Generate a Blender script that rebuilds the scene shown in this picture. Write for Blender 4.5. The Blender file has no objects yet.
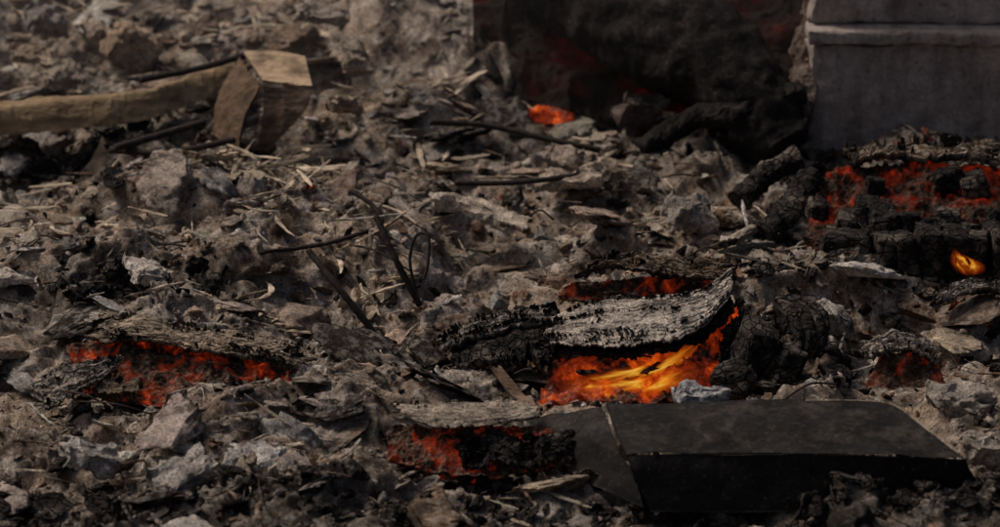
import bpy, bmesh, math, random
import numpy as np
from mathutils import Vector, Matrix
random.seed(7); rng=np.random.default_rng(11)
scene=bpy.context.scene
# ------------------------------------------------------------ survey of the site
PITCH=math.radians(18); SP=math.sin(PITCH); CP=math.cos(PITCH); DIST=20.0; A=0.12
def P(u,v,h=0.0):
    """world point of a surveyed spot: bearing u,v on the site plan, h metres above the mean slope"""
    s=(263.5-v)/200.; xs=(u-500)/200.
    y=(20*s-s*SP*h-20*CP*h)/(20*(CP*A+SP)-s*(CP-SP*A))
    z=A*y+h; D=20+CP*y-SP*z
    return np.array([xs*D/20,y,z])
# ------------------------------------------------------------ noise
def _h(ix,iy,iz,seed):
    with np.errstate(over='ignore'):
        h=ix.astype(np.uint32)*np.uint32(374761393)+iy.astype(np.uint32)*np.uint32(668265263)+iz.astype(np.uint32)*np.uint32(2246822519)+np.uint32((seed*3266489917)&0xffffffff)
        h=(h^(h>>np.uint32(13)))*np.uint32(1274126177)
        h=(h^(h>>np.uint32(16)))*np.uint32(2246822519)
        h=h^(h>>np.uint32(15))
    return h.astype(np.float64)/4294967295.0*2-1
def vn(p,seed=0):
    f=np.floor(p); t=p-f; t=t*t*t*(t*(t*6-15)+10); i=f.astype(np.int64)
    x,y,z=i[:,0],i[:,1],i[:,2]; r=0
    for dx in(0,1):
        wx=t[:,0] if dx else 1-t[:,0]
        for dy in(0,1):
            wy=t[:,1] if dy else 1-t[:,1]
            for dz in(0,1):
                wz=t[:,2] if dz else 1-t[:,2]
                r=r+wx*wy*wz*_h(x+dx,y+dy,z+dz,seed)
    return r
def fbm(p,o=4,seed=0,gain=.5,ridge=False):
    a=1.;r=0;tot=0;q=p.copy()
    for k in range(o):
        n=vn(q,seed+k*17)
        if ridge: n=1-2*np.abs(n)
        r=r+a*n; tot+=a; a*=gain; q=q*2.03+7.3
    return r/tot
def sst(a,b,x):
    t=np.clip((x-a)/(b-a),0,1); return t*t*(3-2*t)
# ------------------------------------------------------------ terrain
def bump(x,y,u,v,ru,rv,p=2.0):
    c=P(u,v); return np.exp(-((np.abs(x-c[0])/(ru/200.))**p+(np.abs(y-c[1])/(rv/200.*2.36))**p))
HOT=[(640,385,110,25),(170,385,120,20),(470,455,85,20),(900,375,50,20),(900,215,85,45),(365,372,30,12)]
def zone(x,y):
    """1 = burnt black areas, plus cavity shadow painted into the colour"""
    d=bump(x,y,640,75,140,60,4)  # back cavity: charcoal black with its shadow painted in
    d=np.maximum(d,bump(x,y,900,225,130,60,4)*.9)
    d=np.maximum(d,bump(x,y,80,150,190,16,4)*.9)  # dark void beneath the plank, its shade put into the colour
    d=np.maximum(d,bump(x,y,140,300,130,12,4)*.7)
    d=np.maximum(d,bump(x,y,640,360,150,34,4)*.6)
    d=np.maximum(d,bump(x,y,180,385,140,18,4)*.55)
    d=np.maximum(d,bump(x,y,470,445,110,26,4)*.6)
    n=fbm(np.stack([x*1.5,y*1.1,x*0],1),3,777)
    d=np.maximum(d,sst(.20,.45,n)*.65)
    d=np.maximum(d,sst(-2.33,-2.6,y+.2*n)*.85)
    return d
def mound(x,y): return sst(-1.5,-.6,x)*(1-sst(.02,.20,x+.07*(y-2)))*sst(1.1,2.9,y)
def H(x,y):
    p=np.stack([x,y,np.zeros_like(x)],1)
    w=np.stack([vn(p*2.2,91),vn(p*2.2,92),np.zeros_like(x)],1)*.14
    q=p+w
    big=fbm(q*1.15,3,1)*.22
    mid=fbm(q*3.4*np.array([.65,1,1]),4,5)
    t=mid*4.5+.5; fl=np.floor(t); fr=t-fl
    ter=(fl+sst(.6,.95,fr)-.5)/4.5
    rid=fbm(q*6*np.array([.7,1,1]),5,33,gain=.55,ridge=True)
    fine=fbm(q*24,3,60)
    lum=np.abs(fbm(q*4.3,3,71))*.08      # puffy lumps of ash
    det=(.65*ter+.35*mid)*.18+rid*.05+fine*.018+lum
    calm=0
    for (u,v,a,b) in HOT: calm=np.maximum(calm,bump(x,y,u,v,a,b,4))
    m=mound(x,y)
    z=A*y+big*(1-.85*calm)+det*(1-.65*calm)*(1-.4*m)-.10*calm-.01
    z=z+m*.5
    z=z-.35*bump(x,y,640,60,130,80,4)
    z=z+.14*bump(x,y,900,200,140,50,3)
    z=z+.14*bump(x,y,200,215,200,40)
    z=z+.2*sst(2.2,4.2,y)*sst(.3,-.8,x)
    e=np.maximum(sst(4.0,6.5,np.abs(x)),np.maximum(sst(4.8,7.5,y),sst(-3.9,-5.4,y)))
    return z*(1-e)+(-.95)*e
PAL=np.array([(.62,.56,.495),(.40,.33,.27),(.44,.33,.24),(.19,.125,.085),(.032,.026,.021),(.31,.285,.26),(.25,.145,.09)])
def pickcol(x,y,n):
    k=zone(x,y); r=rng.random(n)
    pp=np.stack([x,y,x*0],1)
    band=vn(pp*1.1,200)*.5+.5; b2=np.clip(fbm(pp*2.2,2,210)*.9+.5,0,1)
    pw=np.stack([.08+.18*band*b2,.34+0*x,.28*(1.2-band),.22*(1.25-b2),.13*(1.2-b2),.06+.08*band,.05+0*x],1)
    dk=np.array([.02,.07,.03,.18,.62,.05,.03])
    pw=pw/pw.sum(1,keepdims=True)*(1-k[:,None])+dk[None]*k[:,None]
    cs=np.cumsum(pw/pw.sum(1,keepdims=True),1)
    idx=np.clip((r[:,None]>cs).sum(1),0,6)
    c=PAL[idx]*(1+.5*(rng.random(n)[:,None]-.5)); c=c*(1+.10*(rng.random((n,3))-.5))
    return c
# ------------------------------------------------------------ mesh helpers
def mk(name,V,F,mat,col=None,uv=None,smooth=False,parent=None):
    """V (n,3); F (m,k) uniform polygon array"""
    V=np.asarray(V,dtype=np.float32);F=np.asarray(F,dtype=np.int32)
    me=bpy.data.meshes.new(name); n=len(V); m,k=F.shape
    me.vertices.add(n); me.vertices.foreach_set('co',V.ravel())
    me.loops.add(m*k); me.loops.foreach_set('vertex_index',F.ravel())
    me.polygons.add(m); me.polygons.foreach_set('loop_start',np.arange(m,dtype=np.int32)*k)
    me.polygons.foreach_set('loop_total',np.full(m,k,dtype=np.int32))
    me.polygons.foreach_set('use_smooth',np.full(m,smooth,dtype=bool))
    me.update(calc_edges=True)
    if col is not None:
        a=me.color_attributes.new('Col','FLOAT_COLOR','POINT')
        c=np.ones((n,4),dtype=np.float32); c[:,:3]=col; a.data.foreach_set('color',c.ravel())
    if uv is not None:
        l=me.uv_layers.new(name='UVMap'); l.data.foreach_set('uv',np.asarray(uv,dtype=np.float32)[F.ravel()].ravel())
    me.materials.append(mat)
    o=bpy.data.objects.new(name,me); scene.collection.objects.link(o)
    if parent: o.parent=parent
    return o
def empty(name):
    o=bpy.data.objects.new(name,None); scene.collection.objects.link(o); return o
def cat(C,n):
    """resample a (k,...) control polyline to n points, Catmull-Rom"""
    C=np.asarray(C,float);k=len(C)
    if k==2:
        t=np.linspace(0,1,n).reshape((-1,)+(1,)*(C.ndim-1)); return C[0]*(1-t)+C[1]*t
    t=np.linspace(0,k-1,n); i=np.clip(t.astype(int),0,k-2); f=(t-i).reshape((-1,)+(1,)*(C.ndim-1))
    E=np.concatenate([[2*C[0]-C[1]],C,[2*C[-1]-C[-2]]])
    p0,p1,p2,p3=E[i],E[i+1],E[i+2],E[i+3]
    return .5*((2*p1)+(-p0+p2)*f+(2*p0-5*p1+4*p2-p3)*f*f+(-p0+3*p1-3*p2+p3)*f**3)
def loft(name,curves,mat,nu=90,nv=30,thick=.02,amp=.015,ns=7,fray=.08,seed=0,top=PAL[1],bot=PAL[4],smooth=False,parent=None,rid=.5,mottle=.0,layers=0):
    C=[cat([P(*q) for q in c],nu) for c in curves]
    G=cat(np.array(C),nv)              # nv,nu,3
    if fray>0:
        s=np.linspace(0,1,nu);t=np.linspace(0,1,nv)
        def ed(x,sd): 
            p=np.stack([x*9,x*0+sd,x*0],1); return fray*(.5+.5*fbm(p,5,seed+int(sd),gain=.75))
        a,b=ed(s,1.5),ed(s,2.5); c,d=ed(t,3.5)*.6,ed(t,4.5)*.6
        T=a[None,:]*(1-t[:,None])+(1-b[None,:])*t[:,None]
        S=c[:,None]*(1-s[None,:])+(1-d[:,None])*s[None,:]
        x=S*(nu-1);y=T*(nv-1); i=np.clip(x.astype(int),0,nu-2);j=np.clip(y.astype(int),0,nv-2)
        fx=(x-i)[...,None];fy=(y-j)[...,None]
        G=(G[j,i]*(1-fx)+G[j,i+1]*fx)*(1-fy)+(G[j+1,i]*(1-fx)+G[j+1,i+1]*fx)*fy
    du=np.gradient(G,axis=1);dv=np.gradient(G,axis=0); N=np.cross(du,dv); N/=np.linalg.norm(N,axis=2,keepdims=True)+1e-9
    if N[...,2].mean()<0: N=-N
    p=G.reshape(-1,3); n=N.reshape(-1,3)
    uu,vv=np.meshgrid(np.linspace(0,1,nu),np.linspace(0,1,nv)); uv=np.stack([uu.ravel(),vv.ravel()],1)
    d=(fbm(p*ns,4,seed+5)*(1-rid)+rid*fbm(p*ns*1.4,4,seed+9,ridge=True))*amp
    ct=np.tile(np.array(top),(len(p),1))
    if layers>0:   # peeling bark-like layers running along the sheet
        g=np.stack([uv[:,0]*5,uv[:,1]*9,uv[:,0]*0],1)
        L=fbm(g,5,seed+51)*3.2+fbm(p*16,3,seed+54)*.5; fl=np.floor(L); st=fl+sst(.8,1.,L-fl)
        d=d+st*layers
        ed_=sst(.7,.94,L-fl); ct=ct*(1-.6*ed_)[:,None]
        ct=ct*(.75+.4*_h(fl.astype(np.int64),fl.astype(np.int64)*0,fl.astype(np.int64)*0,seed)[:,None]**2)
    if mottle>0:
        mk_=sst(.0,.35,fbm(p*7,5,seed+70,gain=.65))[:,None]*mottle; ct=ct*(1-mk_)+np.array(bot)*mk_
    T_=p+n*d[:,None]
    idx=np.arange(nu*nv).reshape(nv,nu)
    q=np.stack([idx[:-1,:-1],idx[:-1,1:],idx[1:,1:],idx[1:,:-1]],-1).reshape(-1,4)
    if thick<=0: return mk(name,T_,q,mat,ct,uv,smooth,parent)
    th=thick*(.7+.6*fbm(p*ns*2,3,seed+31))
    B_=T_-n*th[:,None]; off=nu*nv
    ring=np.concatenate([idx[0,:],idx[1:,-1],idx[-1,-2::-1],idx[-2:0:-1,0]]); r2=np.roll(ring,-1)
    side=np.stack([ring,r2,r2+off,ring+off],1)
    return mk(name,np.concatenate([T_,B_]),np.concatenate([q,q[:,::-1]+off,side]),mat,np.concatenate([ct,np.tile(np.array(bot),(len(p),1))]),np.concatenate([uv,uv]),smooth,parent)
def tube(name,pts,r,mat,n=60,sides=10,amp=.0,ns=10,seed=0,col=PAL[4],prof=None,parent=None,smooth=True,pw=True):
    C=cat([P(*q) for q in pts] if pw else pts,n)
    T=np.gradient(C,axis=0);T/=np.linalg.norm(T,axis=1,keepdims=True)
    up=np.array([0.02,.1,1.]); X=np.cross(T,up);X/=np.linalg.norm(X,axis=1,keepdims=True);Y=np.cross(X,T)
    a=np.linspace(0,2*math.pi,sides,endpoint=False)
    rr=np.full(n,r) if prof is None else r*np.interp(np.linspace(0,1,n),prof[0],prof[1])
    V=C[:,None]+rr[:,None,None]*(np.cos(a)[None,:,None]*X[:,None]+np.sin(a)[None,:,None]*Y[:,None])
    p=V.reshape(-1,3)
    if amp: 
        nn=(V-C[:,None]).reshape(-1,3); nn/=np.linalg.norm(nn,axis=1,keepdims=True)+1e-9
        p=p+nn*(amp*fbm(p*ns,4,seed))[:,None]+nn*(amp*.5*fbm(p*ns*2,3,seed+3,ridge=True))[:,None]
    idx=np.arange(n*sides).reshape(n,sides); nx=np.roll(idx,-1,1)
    q=np.stack([idx[:-1],nx[:-1],nx[1:],idx[1:]],-1).reshape(-1,4)
    V=np.concatenate([p,[C[0]],[C[-1]]]);c0=n*sides;c1=c0+1
    me=bpy.data.meshes.new(name)
    F=[tuple(f) for f in q.tolist()]+[(c0,int(b),int(a_)) for a_,b in zip(idx[0],nx[0])]+[(c1,int(a_),int(b)) for a_,b in zip(idx[-1],nx[-1])]
    me.from_pydata([tuple(v) for v in V.tolist()],[],F); 
    me.polygons.foreach_set('use_smooth',[smooth]*len(me.polygons))
    at=me.color_attributes.new('Col','FLOAT_COLOR','POINT'); cc=np.ones((len(V),4),dtype=np.float32); cc[:,:3]=col; at.data.foreach_set('color',cc.ravel())
    me.materials.append(mat); o=bpy.data.objects.new(name,me); scene.collection.objects.link(o)
    if parent:o.parent=parent
    return o
def block(name,c,size,rot,mat,col,amp=.01,cuts=14,chip=.02,seed=0,parent=None,ns=9):
    bm=bmesh.new(); bmesh.ops.create_cube(bm,size=1); bmesh.ops.subdivide_edges(bm,edges=bm.edges[:],cuts=cuts,use_grid_fill=True)
    me=bpy.data.meshes.new(name); bm.to_mesh(me); bm.free()
    n=len(me.vertices); V=np.empty(n*3,dtype=np.float32); me.vertices.foreach_get('co',V); V=V.reshape(-1,3).astype(float)
    S=np.array(size); E=V.copy(); W=V*S
    ex=(.5-np.abs(E))*S           # distance to every face pair
    so=np.sort(ex,axis=1); edge=np.exp(-(so[:,0]+so[:,1])/(chip*.9+1e-6))
    q=W+np.array(c)
    k=chip*edge*(.55+.9*np.clip(fbm(q*14,3,seed+2),-.5,1))
    nrm=np.sign(E)*(ex<so[:,1:2]+1e-4); nrm=nrm/(np.linalg.norm(nrm,axis=1,keepdims=True)+1e-9)
    W=W-nrm*k[:,None]; W=W+np.stack([fbm(q*ns,4,seed+a) for a in(11,12,13)],1)*amp
    R=np.array(Matrix.Rotation(rot[2],3,'Z')@Matrix.Rotation(rot[1],3,'Y')@Matrix.Rotation(rot[0],3,'X'))
    W=W@R.T+np.array(c); me.vertices.foreach_set('co',W.astype(np.float32).ravel())
    a=me.color_attributes.new('Col','FLOAT_COLOR','POINT');cc=np.ones((n,4),dtype=np.float32);cc[:,:3]=col;a.data.foreach_set('color',cc.ravel())
    me.materials.append(mat); me.update(); o=bpy.data.objects.new(name,me); scene.collection.objects.link(o)
    if parent:o.parent=parent
    return o
# ------------------------------------------------------------ materials
class M:
    def __init__(s,name):
        s.m=bpy.data.materials.new(name); s.m.use_nodes=True; s.t=s.m.node_tree; s.n=s.t.nodes; s.n.clear()
        s.out=s.n.new('ShaderNodeOutputMaterial'); s.tc=s.n.new('ShaderNodeTexCoord'); s.co=s.tc.outputs['Object']
    def L(s,a,b): s.t.links.new(a,b)
    def noise(s,sc,det=4,rough=.6,dist=0,co=None,st=None):
        co=co or s.co
        if st:
            mp=s.n.new('ShaderNodeMapping'); mp.inputs['Scale'].default_value=st; s.L(co,mp.inputs['Vector']); co=mp.outputs[0]
        x=s.n.new('ShaderNodeTexNoise'); x.inputs['Scale'].default_value=sc;x.inputs['Detail'].default_value=det;x.inputs['Roughness'].default_value=rough;x.inputs['Distortion'].default_value=dist
        s.L(co,x.inputs['Vector']); return x.outputs['Fac']
    def rng(s,f,a,b,c,d):
        x=s.n.new('ShaderNodeMapRange'); x.inputs[1].default_value=a;x.inputs[2].default_value=b;x.inputs[3].default_value=c;x.inputs[4].default_value=d;s.L(f,x.inputs[0]);return x.outputs[0]
    def math(s,op,a,b):
        x=s.n.new('ShaderNodeMath');x.operation=op
        for i,q in enumerate((a,b)):
            if isinstance(q,(int,float)): x.inputs[i].default_value=q
            else: s.L(q,x.inputs[i])
        return x.outputs[0]
    def mix(s,f,a,b,bt='MIX'):
        x=s.n.new('ShaderNodeMix');x.data_type='RGBA';x.blend_type=bt
        for i,q in ((0,f),(6,a),(7,b)):
            if isinstance(q,(int,float)): x.inputs[i].default_value=q
            elif isinstance(q,(tuple,list)): x.inputs[i].default_value=(*q,1)
            else: s.L(q,x.inputs[i])
        return x.outputs[2]
    def scale(s,c,f):
        x=s.n.new('ShaderNodeVectorMath');x.operation='SCALE';s.L(c,x.inputs[0]);s.L(f,x.inputs['Scale']);return x.outputs[0]
    def ramp(s,f,st):
        x=s.n.new('ShaderNodeValToRGB');e=x.color_ramp.elements
        e[0].position=st[0][0];e[0].color=(*st[0][1],1);e[1].position=st[-1][0];e[1].color=(*st[-1][1],1)
        for p,c in st[1:-1]: q=e.new(p);q.color=(*c,1)
        s.L(f,x.inputs[0]);return x.outputs[0]
    def bsdf(s,col,rough=.95,bump=None,dist=.01,st=.8,met=0,spec=.2):
        b=s.n.new('ShaderNodeBsdfPrincipled')
        if isinstance(col,(tuple,list)): b.inputs['Base Color'].default_value=(*col,1)
        else: s.L(col,b.inputs['Base Color'])
        if isinstance(rough,(int,float)): b.inputs['Roughness'].default_value=rough
        else: s.L(rough,b.inputs['Roughness'])
        b.inputs['Metallic'].default_value=met; b.inputs['Specular IOR Level'].default_value=spec
        if bump is not None:
            bu=s.n.new('ShaderNodeBump');bu.inputs['Distance'].default_value=dist;bu.inputs['Strength'].default_value=st;s.L(bump,bu.inputs['Height']);s.L(bu.outputs[0],b.inputs['Normal'])
        s.L(b.outputs[0],s.out.inputs[0]); return b
    def attr(s,n='Col'):
        x=s.n.new('ShaderNodeAttribute');x.attribute_name=n;return x.outputs['Color']
def ash_mat(name,dust=.55,soot=.8,du=(.50,.44,.38)):
    m=M(name); c=m.attr()
    c=m.scale(c,m.rng(m.noise(10,4,.72),.32,.68,.4,1.6))
    c=m.scale(c,m.rng(m.noise(85,2,.75),.32,.68,.4,1.65))
    g=m.n.new('ShaderNodeNewGeometry'); sx=m.n.new('ShaderNodeSeparateXYZ'); m.L(g.outputs['Normal'],sx.inputs[0])
    up=m.rng(sx.outputs[2],.35,.95,0,1)
    dd=m.math('MULTIPLY',up,m.rng(m.noise(24,3,.7),.45,.62,0,dust))
    c=m.mix(dd,c,du)
    c=m.mix(m.rng(m.noise(3.4,5,.8),.51,.62,0,soot),c,(.034,.025,.019))
    b=m.noise(55,5,.82)
    m.bsdf(c,.96,b,.022,1.0,spec=.1); return m.m
MASH=ash_mat('ash_and_debris'); MCR=ash_mat('ash_crust',.45,.35)
def char_mat(name,cr=True):
    m=M(name)
    c=m.ramp(m.noise(30,4,.7),[(.3,(.008,.007,.007)),(.55,(.028,.023,.021)),(.8,(.12,.10,.085))])
    if cr:
        w=m.noise(6,2,.5)
        v=m.n.new('ShaderNodeTexVoronoi');v.feature='DISTANCE_TO_EDGE';v.inputs['Scale'].default_value=15;v.inputs['Randomness'].default_value=.85
        mp=m.n.new('ShaderNodeMapping');mp.inputs['Scale'].default_value=(1,1.3,1.5);m.L(m.co,mp.inputs[0]);
        ad=m.n.new('ShaderNodeVectorMath');ad.operation='ADD';m.L(mp.outputs[0],ad.inputs[0]);m.L(m.scale(m.co,m.math('MULTIPLY',w,.05)),ad.inputs[1])
        m.L(ad.outputs[0],v.inputs['Vector'])
        crack=m.rng(v.outputs[0],0,.09,0,1)
        pat=m.rng(m.noise(5,4,.65),.50,.68,0,.8)
        c=m.mix(pat,c,(.22,.18,.145))
        c=m.scale(c,m.rng(crack,0,1,.12,1))
        b=m.math('ADD',m.math('MULTIPLY',crack,1.2),m.noise(60,4,.7))
    else:
        c=m.scale(c,m.rng(m.noise(4,4,.7),.4,.65,.35,1.2)); b=m.noise(16,6,.75)
    m.bsdf(c,.85,b,.018,1.0,spec=.15); return m.m
MCH=char_mat('charcoal'); MCS=char_mat('soot_black_bark',False)
def ember_mat(name,lo=.47,stren=1.0,hot=1.0,sc=9,samp=False,base=1.0):
    m=M(name)
    n1=m.noise(sc,4,.55,.6); n2=m.noise(sc*4,4,.7,.3)
    f=m.math('ADD',m.math('MULTIPLY',n1,.68),m.math('MULTIPLY',n2,.32))
    f=m.rng(f,lo,lo+.27,0,1)
    e=m.ramp(f,[(0,(.0,0,0)),(.10,(.03,.002,.0)),(.42,(.17,.012,.001)),(.68,(.55,.05*hot,.003)),(.9,(1,.22*hot,.015*hot)),(1,(1,.42*hot,.05*hot))])
    k=base
    c=m.ramp(m.noise(40,4,.7),[(.35,(.014*k,.010*k,.009*k)),(.52,(.10*k,.06*k,.04*k)),(.7,(.30*k,.22*k,.17*k))])
    b=m.bsdf(c,.9,m.noise(38,5,.75),.02,1.0,spec=.15)
    m.L(e,b.inputs['Emission Color']);b.inputs['Emission Strength'].default_value=stren
    if not samp: m.m.cycles.emission_sampling='NONE'
    return m.m
MEM=ember_mat('embers',.475,.5,.8); MEMD=ember_mat('embers_dull',.47,.05,.3,3,base=.12); MEMH=ember_mat('embers_hot',.43,.85,1.2,5,True); MEMR=ember_mat('embers_red',.47,.36,.4,9,base=.5)
def conc():
    m=M('burnt_concrete'); c=m.ramp(m.noise(3.5,6,.75,.3),[(.28,(.22,.175,.155)),(.45,(.36,.30,.265)),(.6,(.46,.385,.345)),(.8,(.54,.465,.41))])
    c=m.scale(c,m.rng(m.noise(60,4,.75),.3,.7,.7,1.3))
    c=m.scale(c,m.rng(m.noise(3,5,.65,0,st=(2.2,1,.5)),.38,.62,.6,1.1))
    pit=m.rng(m.noise(30,3,.6),.62,.70,0,1); c=m.mix(m.math('MULTIPLY',pit,.5),c,(.06,.05,.045))
    m.bsdf(c,.93,m.math('SUBTRACT',m.noise(26,6,.75),pit),.014,.7,spec=.15); return m.m
MCO=conc()
def metal():
    m=M('sooty_sheet_metal'); c=m.ramp(m.noise(5,5,.7,.5),[(.35,(.007,.007,.007)),(.6,(.017,.0145,.013)),(.78,(.055,.044,.036))])
    c=m.mix(m.rng(m.noise(45,5,.8),.58,.70,0,.6),c,(.17,.14,.11))
    g=m.n.new('ShaderNodeNewGeometry'); sx=m.n.new('ShaderNodeSeparateXYZ'); m.L(g.outputs['Normal'],sx.inputs[0])
    dd=m.math('MULTIPLY',m.rng(sx.outputs[2],.5,.95,0,1),m.rng(m.noise(6,6,.78),.50,.68,0,.32)); c=m.mix(dd,c,(.17,.14,.11))
    m.bsdf(c,m.rng(m.noise(9,4,.6),.3,.7,.6,.95),m.noise(14,5,.65),.010,.7,met=.1,spec=.15); return m.m
MME=metal()
def wood():
    m=M('scorched_wood'); c=m.attr(); c=m.scale(c,m.rng(m.noise(9,5,.7,.3,st=(.35,2.2,2.2)),.3,.7,.5,1.5))
    c=m.mix(m.rng(m.noise(4,5,.7),.53,.68,0,.65),c,(.04,.03,.022))
    m.bsdf(c,.9,m.noise(30,5,.7,st=(.3,2,2)),.012,.9,spec=.15); return m.m
MWO=wood()
def rust():
    m=M('rusty_steel'); c=m.ramp(m.noise(40,4,.7),[(.3,(.012,.010,.009)),(.6,(.04,.029,.024)),(.8,(.10,.08,.065))])
    m.bsdf(c,.8,m.noise(90,4,.7),.004,.8,met=.2,spec=.3);return m.m
MRU=rust()
def flame_mat():
    m=M('flame'); uv=m.tc.outputs['UV']; sx=m.n.new('ShaderNodeSeparateXYZ'); m.L(uv,sx.inputs[0])
    U,Vv=sx.outputs[0],sx.outputs[1]
    eu=m.math('MULTIPLY',m.rng(U,0,.28,0,1),m.rng(U,.72,1,1,0)); ev=m.math('MULTIPLY',m.rng(Vv,0,.35,0,1),m.rng(Vv,.7,1,1,0))
    n=m.rng(m.noise(2.6,3,.5,.9,co=uv,st=(1.8,.8,1)),.30,.62,0,1)
    a=m.math('MULTIPLY',m.math('MULTIPLY',eu,ev),n)
    col=m.ramp(a,[(0,(.5,.03,.0)),(.35,(.85,.14,.005)),(.8,(1,.42,.03)),(1,(1,.6,.1))])
    em=m.n.new('ShaderNodeEmission'); m.L(col,em.inputs[0]); em.inputs[1].default_value=.85
    tr=m.n.new('ShaderNodeBsdfTransparent'); mx=m.n.new('ShaderNodeMixShader'); m.L(m.math('MULTIPLY',a,.85),mx.inputs[0]); m.L(tr.outputs[0],mx.inputs[1]); m.L(em.outputs[0],mx.inputs[2]); m.L(mx.outputs[0],m.out.inputs[0]); m.m.cycles.emission_sampling='NONE'; return m.m
MFL=flame_mat()
# ------------------------------------------------------------ ground + terrain
gm=M('distant_ground'); gc=gm.ramp(gm.noise(.4,6,.7),[(.3,(.05,.042,.036)),(.7,(.16,.14,.12))]); gm.bsdf(gc,.95,gm.noise(6,6,.7),.05,.8)
mk('ground',np.array([(-600,-600,-.97),(600,-600,-.97),(600,600,-.97),(-600,600,-.97)]),np.array([[0,1,2,3]]),gm.m)
def axis(a,b,lo,hi,st,cst):
    l=list(np.arange(a,lo,cst))+list(np.arange(lo,hi,st))+list(np.arange(hi,b+cst,cst)); return np.array(l)
X=axis(-6.6,6.6,-3.3,3.3,.0095,.06); Y=axis(-5.6,7.6,-3.3,4.3,.011,.06)
gx,gy=np.meshgrid(X,Y); x=gx.ravel();y=gy.ravel(); z=H(x,y)
p=np.stack([x,y,z],1)
k=zone(x,y)
w1=sst(-.35,.35,fbm(p*2.3,4,301)); w2=sst(-.02,.42,fbm(p*5,4,311)); w3=sst(.0,.35,fbm(p*11,3,321))
c=PAL[2][None]*(1-w1[:,None])+PAL[1][None]*w1[:,None]; c=c*(1-.8*w2[:,None])+PAL[3][None]*.8*w2[:,None]; c=c*(1-.6*w3[:,None])+PAL[0]*.6*w3[:,None]
c=c*(1-.9*k[:,None])+PAL[4][None]*.9*k[:,None]
nx_,ny_=len(X),len(Y); idx=np.arange(nx_*ny_).reshape(ny_,nx_)
q=np.stack([idx[:-1,:-1],idx[:-1,1:],idx[1:,1:],idx[1:,:-1]],-1).reshape(-1,4)
p[:,0]+=vn(p*9,401)*.03; p[:,1]+=vn(p*9,402)*.03
mk('ash_covered_terrain',p,q,MASH,c,smooth=True)
# ------------------------------------------------------------ rubble
def ico(s):
    bm=bmesh.new(); bmesh.ops.create_icosphere(bm,subdivisions=s,radius=1); V=np.array([v.co[:] for v in bm.verts]);F=np.array([[v.index for v in f.verts] for f in bm.faces]);bm.free();return V,F
def rock(s,seed):
    V,F=ico(s); r=np.random.default_rng(seed); V=V*(1+.45*fbm(V*1.5+seed,3,seed))[:,None]
    for i in range(4+seed%6):
        n=r.normal(size=3);n/=np.linalg.norm(n);d=r.uniform(.35,.75); k=V@n-d; V=V-np.where(k>0,k,0)[:,None]*n*.95
    V=V*(1+.16*fbm(V*3.2+seed,3,seed+5,ridge=True)+.13*fbm(V*8,2,seed+6))[:,None]; return V,F
def flake(seed,R=8,S=20):
    r=np.random.default_rng(seed); a=np.linspace(0,2*math.pi,S,endpoint=False)
    ol=1+.6*fbm(np.stack([np.cos(a)*1.9+seed,np.sin(a)*1.9,a*0],1),4,seed,gain=.85)
    V=[(0,0,0)]
    for i in range(1,R+1):
        for j in range(S): V.append((math.cos(a[j])*ol[j]*i/R,math.sin(a[j])*ol[j]*i/R,0))
    V=np.array(V); th=r.uniform(0,3.14); u=V[:,0]*math.cos(th)+V[:,1]*math.sin(th)
    V[:,2]=r.uniform(-.3,.3)*u*u+.3*fbm(V*2.2+seed,4,seed+3)
    F=[]
    for j in range(S): F.append((0,1+j,1+(j+1)%S))
    for i in range(R-1):
        b=1+i*S
        for j in range(S):
            k=(j+1)%S; F+= [(b+j,b+S+j,b+S+k),(b+j,b+S+k,b+k)]
    F=np.array(F); n=len(V); B=V.copy();B[:,2]-=.10+.15*r.random()
    ed=n-S+np.arange(S); e2=np.roll(ed,-1)
    sd=np.concatenate([np.stack([ed,ed+n,e2+n],1),np.stack([ed,e2+n,e2],1)])
    return np.concatenate([V,B]),np.concatenate([F,F[:,::-1]+n,sd])
def splinter(seed,n=9):
    r=np.random.default_rng(seed); t=np.linspace(-1,1,n); b=r.uniform(-.25,.25)
    V=[];S=5
    for i,tt in enumerate(t):
        rr=.08*(1-abs(tt)**3*.7)*(1+.4*r.uniform(-1,1))
        for j in range(S):
            a=j/S*2*math.pi; V.append((tt,b*tt*tt+rr*math.cos(a),.6*rr*math.sin(a)+.03*r.uniform(-1,1)))
    F=[]
    for i in range(n-1):
        for j in range(S):
            k=(j+1)%S;q0=i*S
            F+=[(q0+j,q0+k,q0+S+k),(q0+j,q0+S+k,q0+S+j)]
    for j in range(1,S-1): F+=[(0,j+1,j),((n-1)*S,(n-1)*S+j,(n-1)*S+j+1)]
    return np.array(V),np.array(F)
def rots(n,tilt,yaw=None):
    ya=rng.uniform(-math.pi,math.pi,n) if yaw is None else yaw; ta=rng.normal(0,tilt,n);tb=rng.normal(0,tilt,n)
    cz,sz,cx,sx,cy,sy=np.cos(ya),np.sin(ya),np.cos(ta),np.sin(ta),np.cos(tb),np.sin(tb); o=np.ones(n);z0=np.zeros(n)
    Rz=np.stack([cz,-sz,z0,sz,cz,z0,z0,z0,o],1).reshape(-1,3,3);Rx=np.stack([o,z0,z0,z0,cx,-sx,z0,sx,cx],1).reshape(-1,3,3);Ry=np.stack([cy,z0,sy,z0,o,z0,-sy,z0,cy],1).reshape(-1,3,3)
    return Rx@Ry@Rz
EXC=[]
def exc(u0,u1,v0,v1): 
    a=P(u0,v1);b=P(u1,v0); EXC.append((min(a[0],P(u0,v0)[0]),max(b[0],P(u1,v1)[0]),a[1],b[1]))
exc(575,985,398,520); exc(545,735,330,412); exc(80,300,345,405); exc(390,555,410,475); exc(865,950,345,395)
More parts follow.
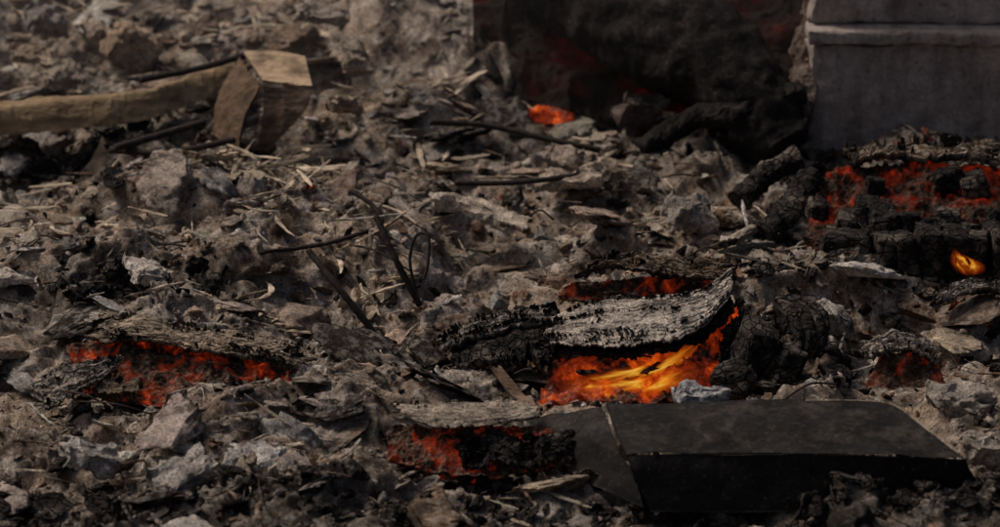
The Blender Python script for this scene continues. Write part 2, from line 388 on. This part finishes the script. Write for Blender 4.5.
def scatter(name,groups,mat,area=None,colf=None,smooth=False,use_exc=True,parent=None):
    Vs=[];Fs=[];Cs=[];off=0
    for gi,(protos,n,r0,r1,pw,sc,tilt,sink,big,cl) in enumerate(groups):
        if area is None:
            x=rng.uniform(-3.35,3.35,n);y=rng.uniform(-3.4,4.6,n)
            if cl:   # drifts and bare patches
                dn=fbm(np.stack([x*1.8,y*1.8,x*0+gi*3.3],1),3,500+gi); kp=rng.random(n)<(.12+.88*sst(-.25,.3,dn))*(1-.6*mound(x,y)); x,y=x[kp],y[kp]; n=len(x)
        else:
            x=[];y=[]
            ws=np.array([a[4] for a in area],float);ws/=ws.sum()
            ii=rng.choice(len(area),n,p=ws); 
            for i in ii:
                a=area[i]; q=P(rng.uniform(a[0],a[1]),rng.uniform(a[2],a[3])); x.append(q[0]);y.append(q[1])
            x=np.array(x);y=np.array(y)
        r=r0+(r1-r0)*rng.random(n)**pw
        if use_exc:
            keep=np.ones(n,bool)
            for e in EXC: keep&=~((x>e[0])&(x<e[1])&(y>e[2])&(y<e[3])&(r>big))
            x,y,r=x[keep],y[keep],r[keep]
        n=len(x); z=H(x,y)
        s=np.stack([r*rng.uniform(sc[0][0],sc[0][1],n),r*rng.uniform(sc[1][0],sc[1][1],n),r*rng.uniform(sc[2][0],sc[2][1],n)],1)
        R=rots(n,tilt); z=z+s.min(1)*sink
        col=(colf or pickcol)(x,y,n) ; pi=rng.integers(0,len(protos),n)
        for k,(V,F) in enumerate(protos):
            m=np.where(pi==k)[0]
            if len(m)==0: continue
            W=V[None]*s[m][:,None,:]; W=np.einsum('mij,mnj->mni',R[m],W)+np.stack([x[m],y[m],z[m]],1)[:,None]
            Vs.append(W.reshape(-1,3)); Fs.append((F[None]+(np.arange(len(m))*len(V))[:,None,None]+off).reshape(-1,3)); off+=len(m)*len(V)
            Cs.append(np.repeat(col[m],len(V),0))
    return mk(name,np.concatenate(Vs),np.concatenate(Fs),mat,np.concatenate(Cs),smooth=smooth,parent=parent)
RB=[rock(4,i) for i in range(12)];RM=[rock(3,20+i) for i in range(12)];RS=[rock(2,40+i) for i in range(8)]
FL=[flake(60+i) for i in range(14)];SPL=[splinter(90+i) for i in range(10)]
iso=((.7,1.4),(.7,1.2),(.4,.9)); flat=((.9,1.9),(.6,1.2),(.16,.4)); fk=((.8,1.8),(.6,1.2),(.7,1.1)); sp=((.9,1.4),(.4,1.2),(.5,1.3))
scatter('burnt_rubble',[
 (RB,280,.05,.12,2.0,iso,.4,-.15,.03,0),(RB,560,.05,.17,1.8,flat,.3,.4,.03,0),
 (RM,3600,.010,.042,1.9,iso,.6,.2,.03,1),(RM,3200,.015,.055,1.8,flat,.4,.5,.03,1),
 (RS,34000,.004,.016,1.6,iso,.9,.4,.03,1)],MASH,smooth=True)
def spcol(x,y,n):
    c=pickcol(x,y,n); w=(rng.random(n)<.4)&(zone(x,y)<.5); c[w]=np.array((.58,.48,.37))*(.7+.5*rng.random((w.sum(),1))); return c
scatter('ash_flakes_and_splinters',[(FL,1900,.015,.07,2.4,fk,.35,.2,.03,1),(SPL,14000,.010,.07,2.2,sp,.35,.3,.05,1),(SPL,1000,.05,.18,2.0,((.9,1.4),(.4,.9),(.5,1.)),.2,.5,.05,0)],MASH,colf=spcol)
def wdcol(x,y,n): return np.array((.56,.45,.33))[None]*(.45+.75*rng.random((n,1)))
scatter('wood_splinters',[(SPL,420,.03,.14,1.8,((.9,1.3),(.7,2.0),(.5,1.2)),.25,.8,9,0),(RM,120,.02,.06,1.5,((1.2,2.2),(.5,1.),(.12,.3)),.4,.9,9,0)],MWO,[(190,335,162,222,10),(0,330,20,100,8),(240,420,230,330,4),(0,200,180,270,4),(330,480,110,170,3),(560,700,150,230,3)],wdcol,use_exc=False)
# ------------------------------------------------------------ glowing pits and the crusts above them
ash=(.42,.36,.30); pale=(.60,.52,.44); tan=(.42,.325,.235); dk=(.032,.025,.02); br=(.19,.135,.09)
e=empty('ember_pit')
loft('ember_bed',[[(530,408,.0),(600,412,.0),(670,405,.0),(740,395,.0)],[(540,385,.03),(600,385,.05),(670,375,.06),(745,360,.05)],[(540,350,.16),(600,345,.18),(670,335,.2),(742,300,.22)]],MEMH,120,60,0,.08,7,.12,3,parent=e)
loft('curled_ash_crust',[[(556,316,.22),(600,298,.27),(650,293,.29),(695,287,.31),(738,260,.36)],[(530,330,.24),(590,316,.28),(645,311,.29),(705,303,.29),(740,280,.33)],[(544,345,.235),(575,353,.215),(630,354,.235),(690,339,.245),(732,298,.295)]],MCR,280,100,.018,.020,8,.20,11,top=pale,bot=dk,parent=e,mottle=.3,layers=.005)
loft('char_layer',[[(515,330,.19),(600,325,.2),(650,325,.2),(700,310,.22),(745,285,.25)],[(520,352,.17),(580,359,.18),(640,358,.19),(700,344,.2),(750,302,.24)]],MCH,160,40,.04,.04,9,.35,15,parent=e)
loft('char_strip',[[(560,362,.12),(620,372,.10),(690,350,.12)],[(565,376,.08),(620,381,.08),(680,368,.09)]],MCH,120,20,.02,.05,9,.6,16,parent=e)
e=empty('ember_pit')
loft('ember_bed',[[(545,300,.06),(620,305,.08),(732,290,.14)],[(560,280,.18),(640,275,.2),(735,264,.25)]],MEM,100,40,0,.04,9,.25,23,parent=e)
loft('ash_crust',[[(590,258,.27),(640,252,.28),(690,258,.3),(750,258,.33)],[(560,284,.24),(610,270,.27),(680,280,.27),(748,282,.31)]],MCR,160,50,.03,.04,8,.25,24,top=br,bot=dk,parent=e,mottle=.5,layers=.008)
loft('charred_slab',[[(440,335,.1),(500,315,.15),(560,312,.2)],[(445,380,.05),(505,372,.12),(565,372,.16)]],MCH,100,60,.05,.08,6,.35,27,parent=e)
loft('ash_crust_2',[[(420,345,.1),(470,318,.18),(520,305,.22),(570,300,.24)],[(430,362,.08),(480,338,.18),(520,330,.2),(560,322,.22)]],MCR,120,60,.03,.04,8,.3,28,top=ash,bot=dk,parent=e,mottle=.4,layers=.007)
e=empty('ember_pit')
loft('ember_bed',[[(60,392,.0),(130,408,-.02),(200,410,-.02),(300,395,.0)],[(70,370,.05),(150,372,.07),(220,378,.07),(300,382,.05)],[(60,345,.14),(150,335,.16),(230,345,.16),(310,360,.1)]],MEM,170,70,0,.10,6,.05,31,parent=e)
loft('ash_crust',[[(95,305,.2),(170,318,.2),(250,330,.17),(335,350,.1)],[(75,338,.2),(130,330,.22),(200,340,.2),(270,352,.17),(325,368,.08)],[(105,348,.17),(140,344,.19),(200,354,.18),(255,364,.14),(300,378,.07)]],MCR,240,80,.025,.05,6,.25,33,top=tan,bot=dk,parent=e,mottle=.3,layers=.006)
loft('ash_crust_2',[[(20,385,.05),(60,362,.14),(110,352,.18),(135,352,.17)],[(40,420,.02),(75,400,.06),(100,385,.1),(120,366,.14)]],MCR,120,60,.025,.04,8,.3,34,top=ash,bot=dk,parent=e,layers=.006,mottle=.2)
loft('hanging_crust',[[(185,372,.12),(240,378,.11),(300,380,.08)],[(200,398,.05),(250,402,.05),(295,396,.03)]],MCR,90,50,.02,.08,7,.5,35,top=br,bot=dk,parent=e,mottle=.6)
loft('hanging_crust_2',[[(95,368,.12),(125,372,.12),(150,375,.1)],[(85,402,.02),(120,405,.03),(140,403,.03)]],MCR,70,50,.02,.08,7,.5,36,top=br,bot=dk,parent=e,mottle=.6)
e=empty('ember_pit')
loft('ember_bed',[[(385,462,.0),(470,480,-.02),(560,470,.0)],[(385,425,.1),(460,425,.12),(555,430,.12)]],MEM,120,50,0,.08,7,.05,41,parent=e)
loft('curled_panel',[[(385,400,.17),(430,401,.19),(480,400,.2),(535,402,.19)],[(390,413,.2),(440,412,.21),(490,413,.21),(550,410,.2)],[(382,408,.2),(440,430,.18),(500,426,.18),(548,418,.18)]],MCR,180,50,.012,.012,7,.2,43,top=(.50,.41,.32),bot=dk,parent=e,mottle=.3,layers=.003)
loft('charred_debris',[[(440,432,.1),(500,430,.12),(590,425,.16)],[(455,475,.03),(520,474,.03),(600,470,.03)]],MCH,90,60,.04,.10,6,.4,45,parent=e)
e=empty('ember_pit')
loft('ember_bed',[[(862,392,.0),(950,392,.0)],[(870,372,.06),(940,366,.08)],[(880,352,.15),(925,348,.16)]],MEM,70,40,0,.05,8,.1,51,parent=e)
loft('ash_crust',[[(850,345,.14),(900,330,.22),(950,350,.16)],[(862,364,.12),(900,350,.19),(945,366,.13)]],MCR,80,40,.03,.05,8,.3,53,top=ash,bot=dk,parent=e,layers=.008)
e=empty('ember_pit')
loft('ember_bed',[[(935,336,.0),(1020,330,.0)],[(940,315,.05),(1020,308,.07)],[(945,296,.12),(1020,288,.14)]],MEM,90,40,0,.07,8,.3,55,parent=e)
loft('ash_crust',[[(925,292,.17),(970,278,.2),(1030,278,.2)],[(930,306,.15),(975,296,.18),(1030,294,.18)]],MCR,100,40,.03,.05,8,.3,56,top=ash,bot=dk,parent=e,layers=.008,mottle=.4)
# small scattered embers
EA=[(350,395,358,384,5),(235,250,402,412,1),(498,508,183,193,1),(300,310,216,228,1),(860,945,355,390,3),(440,520,440,470,3),(940,1000,290,325,3),(560,730,370,400,4),(90,280,375,402,4),(820,950,165,235,9),(830,850,285,300,1),(330,345,355,365,1),(522,580,106,122,7)]
scatter('embers',[(RM,170,.010,.04,1.6,iso,.6,.4,9,0)],MEM,EA,use_exc=False,smooth=True)
def chcol(x,y,n): return PAL[4][None]*(.5+rng.random(n)[:,None])
CA=[(520,750,330,405,10),(60,310,350,408,10),(400,600,420,480,6),(760,1000,150,330,22),(560,800,60,160,14),(0,1000,492,527,34),(0,200,120,165,10),(60,210,285,310,5),(700,860,290,390,8),(340,400,350,390,3),(0,1000,150,490,30)]
scatter('charcoal_fragments',[(RB,190,.025,.075,1.6,((.8,1.8),(.6,1.),(.4,.9)),.5,.6,9,0),(RM,1300,.010,.04,1.5,((.8,2.2),(.6,1.),(.4,.9)),.6,.6,9,0),(FL,300,.02,.07,1.6,fk,.5,.5,9,0)],MCH,CA,chcol,use_exc=False)
# ------------------------------------------------------------ broken charred log, centre right
e=empty('charred_log')
block('split_half',P(752,352,.14),(.17,.22,.30),(.25,.35,.3),MCH,dk,.03,22,.04,61,e,6)
block('split_half_2',P(735,378,.07),(.20,.2,.16),(.1,-.3,-.2),MCH,dk,.03,18,.04,62,e,6)
block('split_half_3',P(782,368,.09),(.15,.2,.2),(-.2,.3,.5),MCH,dk,.03,18,.04,63,e,6)
for i in range(7):
    k=i*5.2; j=(1.5,-2,.5,2,-1,1,-2)[i]
    tube('growth_ring_%d'%i,[(768+k,376-k*.5,.05),(794+k*.95+j,352-k*.3,.14),(796+k*.8,320-k*.2+j,.24),(776+k*.6+j,299-k*.1-j,.30)],.020+.002*(i%3),MCR if i in(1,4) else MCH,60,12,.012,16,70+i*7,parent=e,smooth=False,prof=([0,.2,.8,1],[.6,1,1,.5]),col=(.12,.10,.08))
tube('ember_core',[(782,362,.08),(803,345,.13),(800,318,.21)],.03,MEM,30,12,.012,9,77,parent=e)
loft('charred_slab',[[(712,305,.2),(740,296,.24),(775,312,.2)],[(715,395,.02),(750,398,.02),(785,388,.02)]],MCH,70,70,.05,.09,6,.4,81)
# ------------------------------------------------------------ folded sheet metal
e=empty('folded_metal_sheet')
loft('main_panel',[[(606,403,.22),(700,402,.22),(800,401,.225),(890,404,.2)],[(613,425,.235),(710,428,.225),(810,424,.235),(925,430,.205)],[(626,456,.22),(720,453,.232),(830,454,.222),(966,459,.19)]],MME,160,60,.004,.026,2.8,0,91,parent=e,rid=0,smooth=True)
loft('front_flange',[[(626,456,.220),(720,453,.232),(830,454,.222),(966,459,.190)],[(634,475,.15),(725,474,.15),(835,472,.14),(970,470,.135)],[(650,511,.0),(740,513,-.01),(850,508,-.01),(986,494,.0)]],MME,160,50,.004,.026,2.8,0,91,parent=e,rid=0,smooth=True)
tube('scorched_edge',[(806,401,.233),(888,404,.206),(928,430,.212),(966,459,.194)],.006,MCR,90,8,.003,20,94,col=(.36,.29,.22),parent=e)
loft('side_flap',[[(604,404,.22),(618,440,.2),(640,480,.1),(648,511,.0)],[(560,411,.17),(575,440,.13),(595,470,.06),(615,496,.0)],[(520,418,.1),(545,440,.08),(570,466,.03),(590,485,.0)]],MME,80,50,.004,.025,3,.08,93,parent=e,rid=0,smooth=True)
block('pale_stone',P(702,398,.17),(.24,.16,.12),(.2,.1,.2),MCR,(.60,.59,.58),.06,14,.07,95)
# ------------------------------------------------------------ concrete wall, back right
e=empty('concrete_block_wall')
b0=P(808,155,.0); wy=b0[1]+.02; wz=b0[2]
x0=b0[0]; 
block('lower_block',(x0+.62,wy+.3,wz+.26),(1.24,.5,.66),(0,0,0),MCO,ash,.03,50,.03,101,e,5)
block('lower_block_2',(x0+1.95,wy+.3,wz+.26),(1.38,.5,.66),(0,0,0),MCO,ash,.03,50,.03,103,e,5)
block('ledge',(x0+1.32,wy+.27,wz+.635),(2.66,.54,.075),(0,0,0),MCO,ash,.014,60,.015,105,e,5)
block('upper_block',(x0+1.32,wy+.35,wz+1.1),(2.62,.46,.84),(0,0,0),MCO,ash,.03,50,.025,107,e,5)
# heap of burning timber at its foot
e=empty('burning_timber_heap')
loft('ember_mass',[[(800,262,.02),(880,265,.02),(1010,262,.02)],[(810,215,.16),(880,212,.18),(1010,215,.16)],[(825,172,.27),(890,165,.29),(1010,165,.28)]],MEMR,180,90,0,.13,5,.05,111,parent=e)
loft('ash_crust',[[(830,150,.34),(900,140,.36),(1015,142,.36)],[(850,168,.33),(900,160,.36),(1015,164,.34)]],MCR,140,50,.04,.07,8,.3,113,top=tan,bot=dk,parent=e,mottle=.3,layers=.01)
rr=random.Random(5)
for i in range(8):
    q=P(834+24*i+rr.uniform(-3,3),252+rr.uniform(-3,4),.12); block('charred_timber_end_%d'%i,q,(.115+rr.uniform(-.01,.02),.2,.20+rr.uniform(-.03,.04)),(rr.uniform(-.1,.1),rr.uniform(-.08,.08),rr.uniform(-.2,.2)),MCH,dk,.012,14,.02,120+i,e)
for i in range(20):
    u=rr.uniform(815,1005); v=rr.uniform(178,238); q=P(u,v,.13+(240-v)/60*.14)
    block('charcoal_block_%d'%i,q,(rr.uniform(.08,.16),rr.uniform(.08,.16),rr.uniform(.07,.16)),(rr.uniform(-.3,.3),rr.uniform(-.35,.35),rr.uniform(-.6,.6)),MCH,dk,.015,12,.02,140+i,e,8)
tube('charred_post',[(762,238,.08),(790,212,.16),(812,178,.26)],.07,MCH,60,20,.03,8,131,parent=e,smooth=False)
tube('charred_post_2',[(738,200,.1),(765,175,.18),(800,160,.24)],.06,MCH,60,20,.03,8,132,parent=e,smooth=False)
# ------------------------------------------------------------ fire cavity, back centre
e=empty('charred_tree_trunk')
tube('trunk',[(545,-60,.75),(600,-10,.62),(680,40,.48),(745,95,.3),(785,150,.08)],.28,MCS,110,48,.08,3,141,prof=([0,.5,1],[1.2,1.05,.5]),parent=e,smooth=True)
tube('side_limb',[(640,150,.05),(690,120,.2),(740,110,.3),(800,90,.35)],.06,MCS,50,20,.03,8,143,parent=e,smooth=False)
loft('smouldering_bank',[[(470,125,.0),(640,120,.0),(820,120,.0)],[(470,40,.3),(640,40,.3),(820,40,.3)],[(470,-40,.6),(640,-50,.65),(820,-40,.6)],[(470,-120,1.0),(640,-130,1.0),(820,-120,1.)]],MEMD,140,100,0,.16,3,.03,145)
loft('glowing_ember_bank',[[(518,124,.0),(550,126,.0),(582,126,.0)],[(522,106,.08),(550,103,.10),(578,108,.07)]],MEMH,50,24,.0,.05,9,.3,147)
block('fallen_stone',P(772,112,.18),(.22,.2,.3),(.1,.5,.3),MCR,(.26,.18,.13),.05,16,.07,149)
loft('fallen_slab',[[(790,40,.5),(812,-30,.85)],[(785,150,.1),(815,120,.2)]],MCR,40,60,.08,.10,5,.15,150,top=(.2,.145,.115),bot=dk)
# ------------------------------------------------------------ back left timbers and stones
loft('scorched_plank',[[(-30,104,.22),(60,96,.24),(150,88,.26),(232,58,.32)],[(-30,112,.24),(60,102,.26),(150,92,.28),(240,62,.33)],[(-30,140,.1),(60,132,.12),(150,120,.15),(245,84,.24)]],MWO,200,50,.03,.025,5,.06,161,top=(.30,.21,.125),bot=br)
e=empty('broken_box_section')
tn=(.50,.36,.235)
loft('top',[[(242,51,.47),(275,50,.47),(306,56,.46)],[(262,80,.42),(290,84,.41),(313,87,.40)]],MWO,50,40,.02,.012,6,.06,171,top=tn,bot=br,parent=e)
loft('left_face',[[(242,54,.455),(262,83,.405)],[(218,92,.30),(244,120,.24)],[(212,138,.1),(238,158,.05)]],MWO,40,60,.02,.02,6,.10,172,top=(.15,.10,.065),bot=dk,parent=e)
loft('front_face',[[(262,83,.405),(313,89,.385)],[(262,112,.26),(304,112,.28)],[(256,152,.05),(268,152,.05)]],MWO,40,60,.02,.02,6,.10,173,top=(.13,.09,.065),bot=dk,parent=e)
for i,(u,v,h,s,r,cl) in enumerate([(132,45,.25,(.30,.2,.22),(.4,.5,.5),(.54,.39,.27)),(215,152,.1,(.19,.15,.09),(.2,-.1,.2),(.58,.48,.37)),(570,178,.14,(.38,.22,.07),(.15,-.1,-.2),(.50,.40,.31)),(572,160,.16,(.2,.2,.1),(.3,.2,.4),(.4,.31,.25)),
   (150,272,.12,(.26,.22,.08),(.3,.3,.6),(.66,.58,.50)),(12,278,.1,(.3,.18,.06),(.1,.15,.2),(.62,.54,.46)),(480,212,.16,(.5,.14,.08),(.2,.22,-.35),(.56,.47,.38)),(190,38,.2,(.2,.2,.08),(.2,.3,.4),(.42,.33,.26)),(60,75,.2,(.24,.18,.1),(.4,.2,.4),(.44,.36,.27)),
   (640,110,.12,(.22,.15,.2),(.4,.3,.4),(.14,.10,.085)),(345,105,.3,(.2,.1,.1),(.3,.3,.6),(.46,.35,.26)),(255,460,.08,(.3,.2,.1),(.2,.1,.1),(.54,.50,.46)),(320,15,.5,(.3,.2,.1),(.3,.3,.2),(.46,.38,.31)),(45,20,.3,(.25,.2,.15),(.3,.3,.8),(.4,.34,.3)),(95,30,.3,(.15,.2,.12),(.3,.6,.8),(.46,.36,.28)),
   (90,455,.06,(.28,.2,.12),(.2,.3,.3),(.50,.45,.40)),(185,475,.06,(.3,.2,.13),(.3,-.2,.7),(.50,.45,.40)),(345,480,.05,(.3,.16,.08),(.1,.1,.1),(.54,.5,.46)),(960,400,.06,(.3,.2,.12),(.2,.2,.3),(.44,.38,.32)),(985,450,.05,(.25,.2,.15),(.3,.1,.5),(.4,.34,.28)),(690,215,.12,(.25,.2,.15),(.3,.4,.4),(.34,.3,.26)),(820,320,.1,(.22,.2,.14),(.3,.2,.6),(.44,.39,.34)),
   (230,70,.2,(.26,.16,.06),(.2,.3,.9),(.5,.38,.27)),(30,55,.25,(.22,.18,.06),(.3,.2,.2),(.5,.38,.27)),(355,60,.4,(.2,.2,.1),(.3,.2,.3),(.44,.35,.27))]):
    block('broken_stone',P(u,v,h),s,r,MCR,cl,.045,14,.06,180+i)
loft('charred_board',[[(50,292,.14),(120,286,.17),(200,290,.16)],[(60,303,.1),(130,302,.12),(208,300,.12)]],MCH,120,30,.05,.04,6,.35,201)
loft('grey_board',[[(85,312,.15),(150,322,.15),(215,332,.14)],[(75,322,.15),(140,332,.15),(200,340,.14)]],MCR,90,24,.03,.03,7,.25,203,top=ash,bot=dk)
loft('ash_board',[[(435,192,.16),(490,200,.17),(540,222,.15)],[(430,200,.15),(480,214,.16),(530,236,.14)]],MCR,90,24,.03,.03,7,.25,205,top=(.56,.47,.37),bot=dk)
loft('leaning_board',[[(485,362,.2),(497,361,.2)],[(510,395,.1),(524,393,.1)],[(540,414,.1),(550,412,.1)]],MWO,20,60,.02,.02,7,.2,207,top=(.2,.13,.09),bot=dk)
# ------------------------------------------------------------ rods and wires
tube('steel_rod',[(308,250,.36),(340,290,.22),(376,335,.02)],.016,MRU,40,10,.004,30,211)
tube('steel_rod',[(376,216,.42),(395,258,.25),(420,306,.02)],.016,MRU,40,10,.004,30,212)
tube('bent_wire',[(418,300,.02),(410,262,.2),(416,236,.32),(428,236,.33),(428,262,.22),(424,280,.14)],.008,MRU,60,8)
tube('twisted_wire',[(236,262,.12),(265,252,.18),(300,248,.17),(340,240,.2),(380,224,.22),(372,205,.28),(352,192,.32)],.011,MRU,90,8,.004,30,213)
tube('long_rod',[(110,150,.16),(170,152,.18),(235,140,.2)],.018,MRU,40,8,.004,20,214)
tube('long_rod',[(140,80,.35),(200,68,.36),(255,52,.4)],.018,MRU,40,8,.004,20,215)
tube('long_rod',[(115,148,.2),(205,122,.26)],.02,MRU,30,8,.004,20,216)
tube('long_rod',[(430,122,.25),(490,126,.2),(560,142,.14),(600,150,.1)],.016,MRU,60,8,.005,20,217)
tube('long_rod',[(455,183,.16),(520,182,.16),(600,172,.17)],.014,MRU,60,8,.005,20,218)
for i in range(26):
    u=random.uniform(20,980);v=random.uniform(170,500);a=random.uniform(-.6,.6);l=random.uniform(25,75);h=random.uniform(.05,.12)
    tube('wire_scrap',[(u,v,h),(u+l*.5,v+l*.5*a-random.uniform(2,9),h+.06),(u+l,v+l*a,h)],random.uniform(.003,.006),MRU,24,6)
# ------------------------------------------------------------ flames
e=empty('fire')
loft('flame_a',[[(556,398,.03),(600,392,.05),(650,380,.06),(722,352,.1)],[(560,378,.1),(600,372,.13),(660,356,.16),(722,325,.2)]],MFL,40,20,0,.02,4,0,221,parent=e,smooth=True)
loft('flame_b',[[(580,404,.01),(630,400,.01),(700,388,.02)],[(575,384,.07),(630,376,.1),(705,360,.12)]],MFL,40,20,0,.02,4,0,222,parent=e,smooth=True)
e=empty('fire')
loft('flame_a',[[(954,272,.12),(970,276,.12),(986,273,.12)],[(950,259,.18),(964,263,.17),(984,264,.16)],[(953,246,.24),(959,252,.21),(968,257,.19)]],MFL,30,30,0,.01,4,0,223,parent=e,smooth=True)
# ------------------------------------------------------------ thin smoke drifting over the back of the site
sm=bpy.data.materials.new('thin_smoke');sm.use_nodes=True;t=sm.node_tree;t.nodes.clear();o_=t.nodes.new('ShaderNodeOutputMaterial');vs=t.nodes.new('ShaderNodeVolumeScatter')
vs.inputs['Color'].default_value=(.85,.78,.80,1);vs.inputs['Density'].default_value=.025;t.links.new(vs.outputs[0],o_.inputs['Volume'])
bm=bmesh.new();bmesh.ops.create_cube(bm,size=1);me=bpy.data.meshes.new('smoke_haze');bm.to_mesh(me);bm.free();me.materials.append(sm)
so_=bpy.data.objects.new('smoke_haze',me);so_.scale=(16,7,3.2);so_.location=(0,4.9,.8);scene.collection.objects.link(so_)
# ------------------------------------------------------------ light
w=bpy.data.worlds.new("World");scene.world=w;w.use_nodes=True;nt=w.node_tree
bg=nt.nodes.get('Background') or nt.nodes.new('ShaderNodeBackground')
sky=nt.nodes.new('ShaderNodeTexSky');sky.sky_type='NISHITA';sky.sun_disc=False
EL=math.radians(54);AZ=math.radians(-68)   # azimuth from +Y towards +X
sky.sun_elevation=EL;sky.sun_rotation=AZ;sky.dust_density=7.0;sky.air_density=.8
nt.links.new(sky.outputs[0],bg.inputs[0]);bg.inputs[1].default_value=.05
sd=bpy.data.lights.new('sun','SUN');sd.energy=2.0;sd.angle=math.radians(18);sd.color=(1,.89,.79)
so=bpy.data.objects.new('sun',sd);scene.collection.objects.link(so)
d=Vector((math.sin(AZ)*math.cos(EL),math.cos(AZ)*math.cos(EL),math.sin(EL)));so.rotation_euler=d.to_track_quat('Z','Y').to_euler()
# ------------------------------------------------------------ camera
cd=bpy.data.cameras.new('camera');cd.lens=144;cd.sensor_width=36;cd.clip_end=2000
cd.dof.use_dof=True;cd.dof.focus_distance=19.0;cd.dof.aperture_fstop=1.2
co=bpy.data.objects.new('camera',cd);scene.collection.objects.link(co);co.location=(0,-DIST*CP,DIST*SP);co.rotation_euler=(math.pi/2-PITCH,0,0)
scene.camera=co
scene.view_settings.view_transform='Standard';scene.view_settings.look='None';scene.view_settings.exposure=0
